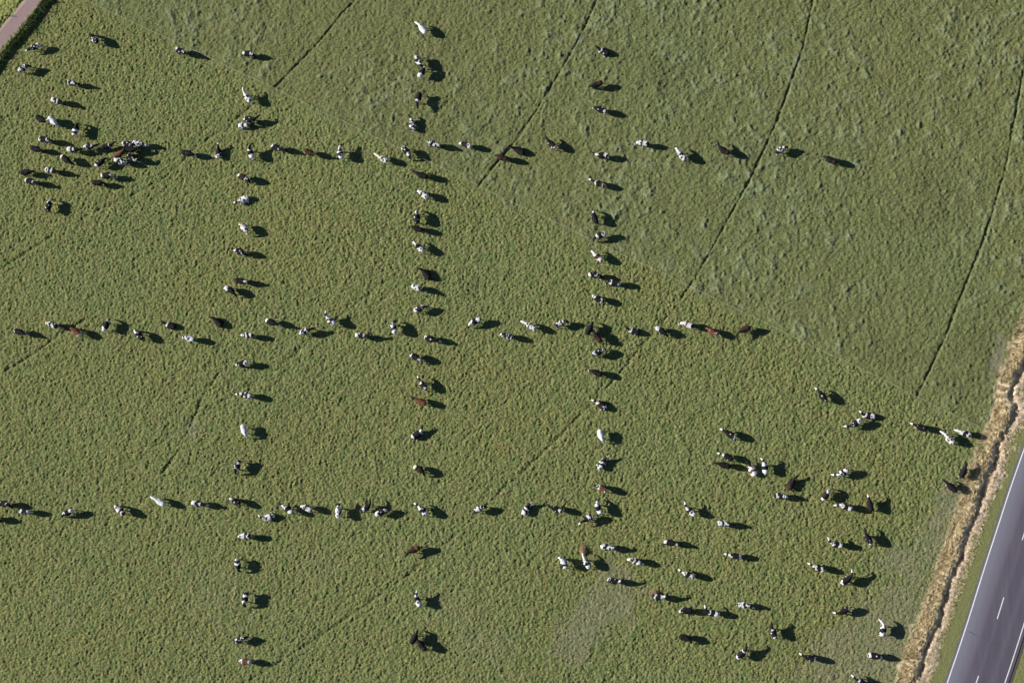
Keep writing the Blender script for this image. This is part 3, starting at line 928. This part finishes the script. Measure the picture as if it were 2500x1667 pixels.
# every animal: rump, base of neck, muzzle measured in a survey tile; formation; posture; coat from rump to face
K5, KB, K3, K4 = 5.640, 5.8725, 3.223, 4.48
HERD = [
 ((0, 0, K5), [
  ((530,620, 430,665, 375,700), 'TL', 'n', 'WWKKWKKW', 'W', 'white rumped cow with black neck nearest the track fence, upper one of two'),
  ((265,975, 365,905, 425,945), 'TL', 'g', 'WWKWWKKW', 'W', 'white and black cow with bent body closest to left edge below the track'),
  ((1330,575, 1262,500, 1235,458), 'TL', 'g', 'KKWKKKWW', 'W', 'topmost cow of all at the left, dark with white saddle and face'),
  ((908,1128, 1035,1150, 1140,1178), 'TL', 'n', 'KWKWWKKK', 'W', None),
  ((728,1372, 820,1405, 890,1450), 'TL', 'n', 'WWKWKKKK', 'W', None)]),
 ((0, 267, KB), [
  ((540,118, 625,160, 685,140), 'TL', 'n', 'KKKKKKWW', 'W', 'black cow with white head nosing the pale cow beside it'),
  ((705,115, 790,205, 835,235), 'TL', 'g', 'WWWWWWWW', 'W', 'all white speckled cow touched by a black cow at upper left'),
  ((1065,350, 1095,252, 1125,200), 'TL', 'g', 'WKWKKKKK', 'K', None),
  ((580,425, 690,440, 770,468), 'TL', 'n', 'WKKKWKKK', 'W', None),
  ((450,550, 560,582, 645,615), 'TL', 'n', 'BKKKKKKK', 'W', None),
  ((985,575, 1090,580, 1190,572), 'TL', 'n', 'WWKWKKKK', 'W', 'patched cow last in the file of three walking right'),
  ((1205,540, 1335,530, 1415,505), 'TL', 'n', 'WWKKWKKK', 'W', 'white rumped cow in the middle of the file of three'),
  ((1478,545, 1575,515, 1650,475), 'TL', 'u', 'KKKKWKKK', 'W', 'black cow with white shoulder band leading the file of three'),
  ((905,685, 975,740, 1020,765), 'TL', 'g', 'WBKKKKKK', 'W', None),
  ((305,905, 425,895, 505,890), 'TL', 'g', 'KKKKKKKK', 'K', None),
  ((665,865, 780,885, 870,908), 'TL', 'n', 'WWKWKKKK', 'W', None),
  ((385,1020, 490,1048, 560,1072), 'TL', 'n', 'WKKKWKKK', 'W', None),
  ((1385,800, 1470,735, 1525,715), 'TL', 'g', 'WKKKKKKK', 'W', None),
  ((1650,680, 1750,615, 1785,570), 'TL', 'n', 'RRRRRRKK', 'B', 'reddish brown cow with dark neck in the tight bunch at left'),
  ((1670,722, 1755,758, 1825,780), 'TL', 'g', 'WWKWWWKW', 'W', 'small white and black cow directly below the reddish brown cow'),
  ((1835,680, 1925,725, 1965,700), 'TL', 'n', 'KKKKKWKK', 'K', 'black cow with white collar right of the reddish brown cow'),
  ((1780,495, 1880,505, 1945,500), 'TL', 'n', 'WKKKWKKK', 'W', 'dark cow with white rump behind the white cow of the bunch'),
  ((1815,570, 1920,578, 1975,560), 'TL', 'n', 'KKKKKKKK', 'K', 'all black cow squeezed between two cows in the bunch at left'),
  ((1910,480, 2045,495, 2112,520), 'TL', 'n', 'WWWWWKWW', 'W', 'white cow at the right end of the tight bunch at left'),
  ((1470,950, 1590,945, 1640,970), 'TL', 'g', 'WKKKKWKW', 'W', None),
  ((1335,1050, 1460,1052, 1550,1085), 'TL', 'g', 'KKKKKKKK', 'K', None),
  ((680,1440, 700,1345, 770,1318), 'TL', 'g', 'KKKKKWKK', 'K', 'lone black grazing cow lowest of the upper left herd')]),
 ((417, 0, K5), [
  ((75,680, 185,730, 250,750), 'TL', 'n', 'WKKKWKKK', 'W', 'black and white cow right below the rope fence near the top left'),
  ((1010,735, 1110,740, 1135,800), 'V1', 'g', 'WKKKWKKK', 'W', None),
  ((1095,1400, 1020,1290, 1003,1235), 'V1', 'u', 'WWWWWWCW', 'W', None)]),
 ((417, 278, K5), [
  ((1035,75, 1120,75, 1195,25), 'V1', 'n', 'WKKKKKKK', 'W', None),
  ((935,160, 1065,155, 1130,135), 'V1', 'l', 'WWKWWKKK', 'W', None),
  ((175,530, 265,548, 315,580), 'H1', 'g', 'KKKKKKWW', 'W', None),
  ((648,580, 648,500, 655,435), 'H1', 'l', 'WWKKKKKW', 'W', None),
  ((1110,590, 1082,495, 1130,455), 'H1', 'u', 'WWKKWKKK', 'W', None),
  ((1410,450, 1500,480, 1610,520), 'H1', 'n', 'WKKKWKKK', 'W', None),
  ((1860,510, 1960,555, 2005,545), 'H1', 'u', 'BBBBBBBB', 'W', None),
  ((2345,605, 2320,495, 2395,445), 'H1', 'n', 'WWKWKWKK', 'W', None),
  ((945,850, 1040,890, 1080,970), 'V1', 'g', 'WBBKWKKK', 'W', None),
  ((1045,1150, 955,1195, 893,1215), 'V1', 'l', 'WWWWWWKW', 'W', None),
  ((965,1520, 1035,1600, 1055,1665), 'V1', 'g', 'CCWWWWCC', 'W', None)]),
 ((417, 556, K5), [
  ((900,312, 1000,345, 1038,380), 'V1', 'g', 'WKKKWKKK', 'W', None),
  ((900,720, 1020,745, 1105,733), 'V1', 'n', 'KKKKKWKK', 'K', None),
  ((755,820, 860,885, 915,975), 'V1', 'g', 'WWKKKKKK', 'W', None),
  ((685,1345, 620,1270, 555,1242), 'H2', 'l', 'KKKKKKKK', 'K', None),
  ((1325,1275, 1430,1320, 1520,1350), 'H2', 'n', 'WKKKKKKW', 'K', None),
  ((2250,1330, 2160,1240, 2150,1180), 'H2', 'u', 'WWBWWWKW', 'W', None),
  ((1135,1485, 990,1475, 925,1492), 'H2', 'g', 'KWKWKWKW', 'W', None),
  ((1780,1450, 1910,1400, 2000,1385), 'H2', 'n', 'WWKWWKKK', 'W', None),
  ((315,1540, 200,1510, 140,1545), 'H2', 'g', 'WWWWWWKW', 'W', None)]),
 ((0, 667, K5), [
  ((200,785, 310,825, 395,857), 'H2', 'n', 'WKKKKKKW', 'K', None),
  ((775,730, 670,690, 605,712), 'H2', 'g', 'KWWKWWKW', 'W', None),
  ((1090,840, 1010,778, 975,762), 'H2', 'g', 'WRRRRRBB', 'R', None),
  ((1430,780, 1475,680, 1512,630), 'H2', 'g', 'WWKKKWKK', 'W', None),
  ((1950,895, 1880,812, 1855,795), 'H2', 'g', 'KKKKKWKK', 'K', None),
  ((2395,740, 2290,700, 2215,650), 'H2', 'l', 'KKKKWKKK', 'W', None)]),
 ((417, 834, K5), [
  ((1050,290, 935,310, 868,352), 'V1', 'g', 'WWKKKWKW', 'W', None),
  ((1105,755, 990,720, 928,728), 'V1', 'n', 'WWKWKWKW', 'W', None),
  ((990,1165, 1020,1260, 1078,1310), 'V1', 'g', 'WWWWWWWW', 'W', None)]),
 ((417, 1112, K5), [
  ((935,85, 895,190, 905,268), 'V1', 'g', 'KWKKWKKK', 'K', None),
  ((310,650, 420,670, 530,682), 'H3', 'n', 'WWKKWKKW', 'W', None),
  ((945,670, 840,600, 780,605), 'H3', 'g', 'KKKKKWKK', 'W', None),
  ((1410,840, 1290,862, 1228,818), 'H3', 'l', 'WKWWWWBW', 'W', None),
  ((1655,770, 1580,712, 1518,680), 'H3', 'n', 'WWKKWWKK', 'W', None),
  ((1925,745, 1825,695, 1770,745), 'H3', 'g', 'WWWKWWKW', 'W', None),
  ((1095,1105, 960,1105, 888,1135), 'V1', 'g', 'KWBWWWKW', 'W', None),
  ((910,1430, 928,1550, 962,1630), 'V1', 'g', 'WKWKKKKK', 'K', None),
  ((2300,850, 2300,710, 2345,650), 'H3', 'n', 'WWWWWWKW', 'W', None)]),
 ((417, 1389, K5), [
  ((1035,350, 1010,450, 1045,492), 'V1', 'g', 'KWKKWKKK', 'K', None),
  ((885,1000, 990,955, 1040,935), 'V1', 'g', 'KWKKWKKK', 'W', None),
  ((1075,1275, 970,1265, 908,1270), 'V1', 'g', 'WRRRWBBB', 'W', None)]),
 ((0, 1180, K5), [
  ((8,270, 105,285, 145,318), 'H3', 'g', 'WKKKWKKK', 'W', None),
  ((390,388, 280,380, 212,418), 'H3', 'g', 'WKKKWKKW', 'W', None),
  ((980,380, 882,420, 838,480), 'H3', 'g', 'WWKKWKKK', 'W', None),
  ((1695,410, 1620,345, 1588,298), 'H3', 'g', 'BWBWWWWK', 'W', None),
  ((2250,285, 2155,225, 2108,198), 'H3', 'n', 'WWWWWWWW', 'W', None),
  ((-140,470, -40,480, -10,500), 'OUT', 'g', 'KKKKKKKK', 'K', 'black cow just past the left edge, only its shadow reaching in')]),
 ((834, 1112, K5), [
  ((280,758, 375,690, 375,638), 'H3', 'n', 'KWKKKKKK', 'W', None),
  ((475,810, 590,755, 680,750), 'H3', 'g', 'WWKKKWKK', 'K', None),
  ((1160,810, 1080,712, 1010,663), 'H3', 'n', 'WWKKWWKW', 'W', None),
  ((1825,768, 1950,705, 2015,715), 'H3', 'g', 'KWWKWKKK', 'W', None),
  ((1015,150, 1115,215, 1115,275), 'V2', 'g', 'CKBKKKKK', 'W', None),
  ((1055,1265, 945,1310, 893,1385), 'V2', 'n', 'BRBBBBKK', 'K', None)]),
 ((834, 1389, K5), [
  ((1068,495, 1030,395, 1050,328), 'V2', 'u', 'WWWKKWKW', 'W', None),
  ((970,1000, 1020,910, 1042,852), 'V2', 'g', 'KKKKKKKK', 'K', None),
  ((1135,1095, 1075,1010, 1058,975), 'V2', 'g', 'BBKKKKKK', 'K', None)]),
 ((834, 0, K5), [
  ((1158,455, 1080,355, 1032,330), 'V2', 'n', 'WWWWWWWW', 'W', None),
  ((1020,780, 1080,880, 1118,932), 'V2', 'g', 'WWKWWKKK', 'K', None),
  ((1078,1045, 1128,962, 1145,935), 'V2', 'g', 'WWKKKWKK', 'W', None),
  ((1070,1295, 1045,1400, 1055,1462), 'V2', 'n', 'KKKKWKKK', 'K', None)]),
 ((834, 278, K5), [
  ((985,205, 970,110, 935,62), 'V2', 'l', 'WKWKWWBK', 'W', None),
  ((628,650, 525,595, 470,562), 'H1', 'n', 'WWWWCCCC', 'W', None),
  ((862,480, 920,550, 922,625), 'H1', 'g', 'WKKKWKKW', 'K', None),
  ((1200,400, 1320,430, 1392,462), 'H1', 'n', 'WWKWWWKK', 'W', None),
  ((1768,445, 1665,410, 1608,445), 'H1', 'g', 'WWBBKWKW', 'W', None),
  ((2268,620, 2160,585, 2105,568), 'H1', 'g', 'BBKBBBKK', 'K', None),
  ((1165,868, 1060,832, 1003,788), 'V2', 'n', 'KKKKKKKK', 'K', None),
  ((1172,1140, 1090,1078, 1035,1105), 'V2', 'g', 'WWWBWWKK', 'W', None),
  ((1040,1490, 1028,1370, 1068,1322), 'V2', 'g', 'KKKKKWKK', 'K', None),
  ((1090,1600, 1005,1568, 955,1545), 'V2', 'g', 'KKKKKKKK', 'K', None)]),
 ((834, 556, K5), [
  ((1112,315, 1040,248, 1008,208), 'V2', 'n', 'WWWKKWWK', 'W', None),
  ((1198,685, 1135,600, 1068,578), 'V2', 'l', 'KKKKKKKK', 'K', None),
  ((982,800, 1090,848, 1178,908), 'V2', 'n', 'WWWWWKKW', 'W', None),
  ((1005,1145, 1130,1082, 1190,1112), 'V2', 'g', 'WWBBWKKW', 'W', None),
  ((725,1430, 700,1335, 775,1345), 'H2', 'g', 'WWBWWKKK', 'W', None),
  ((205,1480, 320,1485, 408,1445), 'H2', 'u', 'WWKKWKKK', 'W', None),
  ((1165,1508, 1270,1545, 1360,1562), 'H2', 'n', 'WKKKKKKW', 'K', None),
  ((1895,1262, 1790,1308, 1762,1378), 'H2', 'g', 'WWKKWWKK', 'W', None),
  ((2345,1512, 2225,1468, 2155,1488), 'H2', 'g', 'WKWBKWKW', 'W', None)]),
 ((834, 834, K5), [
  ((960,178, 1070,242, 1112,305), 'V2', 'g', 'WKKKKWKK', 'W', None),
  ((1152,645, 1098,560, 1053,490), 'V2', 'n', 'WBKKWKKW', 'W', None),
  ((1148,855, 1040,800, 978,768), 'V2', 'n', 'RRRRRRKK', 'B', None),
  ((978,1320, 1085,1240, 1100,1172), 'V2', 'l', 'WKKKKWKK', 'W', None)]),
 ((1251, 0, K5), [
  ((1320,735, 1205,682, 1138,632), 'V3', 'l', 'KKKKWKKK', 'W', None),
  ((1222,1145, 1110,1182, 1055,1198), 'V3', 'g', 'KBBKKKKK', 'W', None),
  ((1285,1540, 1160,1488, 1108,1498), 'V3', 'g', 'WKKKKKKW', 'W', None)]),
 ((1251, 278, K5), [
  ((575,458, 510,390, 478,343), 'H1', 'n', 'WKBKKKKK', 'K', None),
  ((140,530, 50,478, 0,485), 'H1', 'l', 'KKKKKKKK', 'K', None),
  ((1310,578, 1185,572, 1113,532), 'H1', 'n', 'WWKKKWKK', 'W', None),
  ((1880,415, 1730,395, 1658,428), 'H1', 'g', 'KWWKWWKW', 'W', None),
  ((2375,625, 2285,525, 2248,462), 'H1', 'n', 'WWWKWWWK', 'W', None),
  ((1245,985, 1140,938, 1075,913), 'V3', 'n', 'WBKKWKKW', 'W', None),
  ((1155,1500, 1112,1375, 1150,1328), 'V3', 'g', 'KKKKKWKK', 'K', None)]),
 ((1668, 278, K5), [
  ((608,542, 520,480, 503,428), 'H1', 'n', 'KBKKKKKK', 'W', None),
  ((1285,530, 1400,462, 1475,478), 'H1', 'g', 'KWWKWKKK', 'W', None),
  ((2085,662, 1990,615, 1940,592), 'H1', 'g', 'KBKKKKKK', 'K', None)]),
 ((1251, 556, K5), [
  ((1265,85, 1160,125, 1123,190), 'V3', 'g', 'WWKKWKKK', 'W', None),
  ((1215,440, 1140,370, 1098,322), 'V3', 'n', 'WWRKWWWB', 'W', None),
  ((1075,640, 1180,655, 1218,695), 'V3', 'g', 'WKKKWKKK', 'W', None),
  ((1462,762, 1345,750, 1283,798), 'V3', 'g', 'WKKKWKKW', 'W', None),
  ((1242,1012, 1135,952, 1078,932), 'V3', 'g', 'KWKKKWKK', 'W', None),
  ((302,1388, 215,1332, 163,1312), 'H2', 'n', 'WWWBWWWW', 'W', None),
  ((590,1352, 730,1282, 795,1298), 'H2', 'g', 'KWWKWKKK', 'W', None),
  ((1030,1450, 1085,1350, 1107,1298), 'H2', 'g', 'KKKKKKKK', 'K', None),
  ((1205,1555, 1140,1462, 1123,1418), 'H2', 'g', 'BBBKKKKK', 'K', None),
  ((1748,1450, 1610,1402, 1543,1355), 'H2', 'l', 'KKKKWKKK', 'W', None),
  ((1990,1380, 2092,1442, 2148,1532), 'H2', 'g', 'WWKKKKKK', 'K', None)]),
 ((1580, 700, K5), [
  ((618,540, 508,502, 453,532), 'H2', 'g', 'KWWRWWKW', 'W', None),
  ((948,652, 862,592, 810,582), 'H2', 'g', 'WRRRRRBB', 'R', None),
  ((1408,558, 1280,608, 1233,688), 'H2', 'n', 'KBBBBBKK', 'K', None)]),
 ((1251, 834, K5), [
  ((1110,178, 1235,120, 1290,100), 'V3', 'g', 'KWKKKWKK', 'W', None),
  ((1228,460, 1102,400, 1048,412), 'V3', 'g', 'KKKKKKKW', 'K', None),
  ((1275,915, 1180,832, 1103,815), 'V3', 'l', 'WKBKKWKW', 'C', None),
  ((1202,1235, 1230,1330, 1292,1388), 'V3', 'g', 'WWWWWWWW', 'W', None)]),
 ((1251, 1112, K3), [
  ((690,95, 716,42, 748,22), 'V3', 'l', 'WWKWKKKW', 'W', None),
  ((735,272, 678,240, 642,246), 'V3', 'g', 'WRRRWKKK', 'W', None),
  ((90,455, 115,402, 142,384), 'H3', 'l', 'WWKWKKKW', 'W', None),
  ((376,432, 326,415, 299,395), 'H3', 'n', 'WWKKKKKK', 'W', None),
  ((688,445, 665,388, 688,367), 'H3', 'g', 'WWKKWWKK', 'K', None),
  ((636,474, 560,510, 521,541), 'H3', 'n', 'WKWKKKKW', 'K', None),
  ((1200,676, 1280,692, 1325,712), 'BR', 'n', 'WKKKKWKK', 'W', 'black cow with white shoulder band above right of the hay piles')]),
 ((1340, 1320, K4), [
  ((575,58, 690,80, 745,58), 'BR', 'n', 'WWKWWWBK', 'W', 'white cow with black patches upper right of the taller hay pile'),
  ((997,242, 905,203, 862,212), 'BR', 'g', 'WWKWKWWW', 'W', 'stocky white cow with black blotches between the two hay piles'),
  ((188,285, 142,195, 110,208), 'BR', 'g', 'WKWWWWKK', 'W', 'white cow with black neck left of the taller hay pile'),
  ((438,290, 393,208, 380,165), 'BR', 'n', 'WWKWWWWW', 'W', 'white cow with one black patch eating from the taller hay pile'),
  ((655,430, 758,447, 805,408), 'BR', 'u', 'WKKKKWKK', 'K', 'black cow with white neck band below the two pale cows by hay'),
  ((1145,605, 1240,617, 1278,568), 'BR', 'u', 'KWKKWWKK', 'K', 'dark cow with white patches standing against the smaller hay pile')]),
 ((1480, 1389, K3), [
  ((690,66, 607,26, 570,2), 'BR', 'n', 'WWKKWWKW', 'W', None),
  ((668,322, 597,326, 557,352), 'BR', 'g', 'KKKKKWKK', 'K', None),
  ((878,358, 802,335, 785,285), 'BR', 'u', 'WWKKWKKW', 'W', None),
  ((1025,280, 1128,286, 1178,308), 'BR', 'n', 'WWWKWWKW', 'W', None),
  ((588,528, 650,550, 655,578), 'BR', 'g', 'KKKKKKKK', 'K', 'small black cow alone at the bottom beneath the smaller hay pile'),
  ((1042,692, 1090,642, 1092,593), 'BR', 'u', 'WKKKWKKK', 'W', None),
  ((1328,532, 1305,468, 1302,403), 'BR', 'u', 'WKKKWKKK', 'K', None)]),
 ((1668, 1040, K3), [
  ((402,88, 345,50, 308,32), 'BR', 'n', 'WKKKKKKW', 'W', None),
  ((385,262, 322,226, 286,218), 'BR', 'n', 'KKKKKWKW', 'W', 'black cow with white collar standing over the darker cow below it'),
  ((372,318, 280,296, 243,288), 'BR', 'n', 'KKKKKKKK', 'K', 'all black cow in the shade of the cow above it'),
  ((562,382, 533,318, 508,292), 'BR', 'l', 'WWRWWBKK', 'W', 'lying white and brown cow left of the upright white one'),
  ((650,372, 638,292, 611,254), 'BR', 'u', 'WWKKWWKW', 'W', None),
  ((836,492, 865,428, 888,404), 'BR', 'l', 'BBKKKKKK', 'K', 'lying black cow curled on the grass with no white at all'),
  ((722,545, 800,552, 828,572), 'BR', 'g', 'KWKKWWKK', 'W', None),
  ((1102,572, 1140,516, 1162,497), 'BR', 'g', 'WKBKWWKK', 'W', None),
  ((1298,345, 1222,386, 1170,378), 'BR', 'n', 'WWKWWWKW', 'W', None),
  ((1325,648, 1245,620, 1202,625), 'BR', 'n', 'WWKKWWBW', 'W', None),
  ((82,692, 38,652, 24,610), 'BR', 'u', 'WWWKBWKW', 'W', None),
  ((268,762, 362,770, 410,778), 'BR', 'n', 'WWKWWKKK', 'W', None)]),
 ((1640, 1230, K3), [
  ((545,416, 462,403, 405,389), 'BR', 'n', 'WKKKKWKW', 'K', None),
  ((1194,520, 1122,490, 1072,464), 'BR', 'n', 'WWKKWWKW', 'W', None)]),
 ((1930, 1180, K3), [
  ((408,492, 322,468, 299,430), 'BR', 'u', 'WWKKWWKW', 'W', None),
  ((640,218, 620,130, 604,86), 'BR', 'u', 'KKKKKKKW', 'W', None),
  ((634,470, 598,408, 587,352), 'BR', 'n', 'WKKKKKKK', 'W', None),
  ((412,782, 470,738, 470,692), 'BR', 'u', 'WKKKKKKW', 'K', None)]),
 ((1940, 920, K3), [
  ((242,182, 203,127, 178,106), 'BR', 'n', 'KKKKKKBW', 'W', 'dark cow standing alone highest of the lower right herd'),
  ((618,312, 560,300, 522,268), 'BR', 'l', 'WWKKWKKW', 'W', 'lying black cow with white rump just below the rope fence'),
  ((518,345, 448,380, 397,385), 'BR', 'n', 'WWKKWKKW', 'W', 'white faced patched cow just left of the lying cow'),
  ((1032,412, 968,386, 914,365), 'BR', 'n', 'KKKKKKKW', 'W', 'black cow with white legs left of two white cows near the ditch'),
  ((1250,522, 1192,458, 1152,433), 'BR', 'n', 'WCWWCWWW', 'W', 'pale cream and white cow near the ditch, lower of two pale cows')]),
 ((2083, 1000, K3), [
  ((915,198, 855,176, 815,165), 'BR', 'n', 'WWKKWWWW', 'W', 'white cow with dark saddle nearest the dry ditch, upper of two'),
  ((852,525, 880,462, 874,412), 'BR', 'n', 'KKKKKKKK', 'W', 'black cow with white feet right against the dry grass bank'),
  ((812,640, 745,582, 708,553), 'BR', 'n', 'KKKKKKKK', 'W', 'black cow below left of the one against the dry grass bank')]),
 ((1840, 1389, K3), [
  ((752,308, 682,345, 640,338), 'BR', 'n', 'WKKKKKKW', 'W', None),
  ((1014,522, 1024,445, 986,408), 'BR', 'n', 'WWKKWWWW', 'W', None),
  ((900,672, 1000,692, 1045,712), 'BR', 'g', 'WKKKKWKK', 'W', None),
  ((482,714, 412,690, 380,670), 'BR', 'n', 'WKKKKKKW', 'K', None),
  ((880,908, 822,875, 793,848), 'BR', 'n', 'KKKKWKKW', 'W', None)]),
]
ORD = ['first', 'second', 'third', 'fourth', 'fifth', 'sixth', 'seventh', 'eighth', 'ninth', 'tenth', 'eleventh', 'twelfth', 'thirteenth',
       'fourteenth', 'fifteenth', 'sixteenth', 'seventeenth', 'eighteenth', 'nineteenth', 'twentieth', 'twenty-first', 'twenty-second', 'twenty-third',
       'twenty-fourth', 'twenty-fifth', 'twenty-sixth', 'twenty-seventh', 'twenty-eighth', 'twenty-ninth', 'thirtieth'] + ['thirty-%s' % q for q in
       ('first', 'second', 'third', 'fourth', 'fifth', 'sixth', 'seventh', 'eighth', 'ninth')] + ['fortieth'] + ['forty-%s' % q for q in ('first', 'second', 'third', 'fourth', 'fifth', 'sixth')]

def look(pat, mode):
    body = pat[:5]
    nW = body.count('W') + body.count('C')
    dark = 'K'
    cnt = {c: body.count(c) for c in 'KBR'}
    dark = max(cnt, key=cnt.get)
    dn = {'K': 'black', 'B': 'dark brown', 'R': 'red-brown'}[dark]
    if mode == 'l': pre = 'lying '
    else: pre = ''
    if nW == 5:
        s = 'white cow' if pat[5:7].count('K') + pat[5:7].count('B') == 0 else 'white cow with dark neck'
    elif nW == 0 and 'W' not in pat:
        s = dn + ' cow'
    elif nW >= 3:
        s = 'white cow with %s patches' % dn
    elif nW == 0:
        s = dn + (' cow with white collar' if pat[5] == 'W' else ' cow with white face')
    else:
        a = pat[0] in 'WC' or pat[1] in 'WC'
        b = pat[4] == 'W' or pat[5] == 'W'
        if a and b: s = dn + ' cow with white rump and shoulder'
        elif a: s = dn + ' cow with white rump'
        elif b: s = dn + ' cow with white shoulder band'
        else: s = dn + ' cow with white patch'
    return pre + s

WHERE = {'V1': ('from the top in the left column', 1), 'V2': ('from the top in the middle column', 1), 'V3': ('from the top in the right column', 1),
         'H1': ('from the left in the top row', 0), 'H2': ('from the left in the middle row', 0), 'H3': ('from the left in the bottom row', 0),
         'TL': ('from the left in the upper left herd', 0), 'BR': ('from the left in the lower right herd', 0), 'OUT': ('', 0)}
allc = []
for (x0, y0, k), rows in HERD:
    for pts, form, mode, pat, legs, lab in rows:
        P = [(x0 + pts[i] / k, y0 + pts[i + 1] / k) for i in (0, 2, 4)]
        allc.append([P, form, mode, pat, legs, lab])
for form, (txt, axi) in WHERE.items():
    grp = [c for c in allc if c[1] == form]
    grp.sort(key=lambda c: (c[0][0][axi] + c[0][1][axi]) / 2)
    for i, c in enumerate(grp):
        if c[5] is None:
            c[5] = '%s, %s %s' % (look(c[3], c[2]), ORD[i], txt)
for idx, (P, form, mode, pat, legs, lab) in enumerate(allc):
    zb = .78 if mode == 'l' else 1.32
    zn = {'g': .35, 'n': 1.05, 'u': 1.35, 'l': .8}[mode]
    a, b = ground(*P[0], zb), ground(*P[1], zb)
    c = ground(*P[2], zn)
    h = math.atan2(b.y - a.y, b.x - a.x)
    yaw = math.atan2(c.y - b.y, c.x - b.x) - h
    yaw = (yaw + math.pi) % (2 * math.pi) - math.pi
    yaw = max(-1.9, min(1.9, yaw))
    me = cow_mesh(yaw, mode, pat, 100 + idx, legs)
    o = bpy.data.objects.new('cow', me)
    ctr = a.lerp(b, .5) + Vector((math.cos(h), math.sin(h), 0)) * .08
    o.location = (ctr.x, ctr.y, (vnoise(np.array([ctr.x]), np.array([ctr.y]), 22, 88)[0] - .5) * .25 + .01)
    o.rotation_euler = (0, 0, h)
    sc = 1.09 + (idx * 37 % 11) / 11 * .09
    o.scale = (sc, sc, sc)
    coll.objects.link(o)
    tag(o, lab, 'cow', 'dairy cows in the pasture')
bpy.data.objects.remove(tmp_obj)
for m in [m for m in bpy.data.meshes if m.users == 0]:
    bpy.data.meshes.remove(m)
print('cows', len(allc), 'ground verts', nv, 'max label words', max(len(c[5].replace('-', ' ').split()) for c in allc))
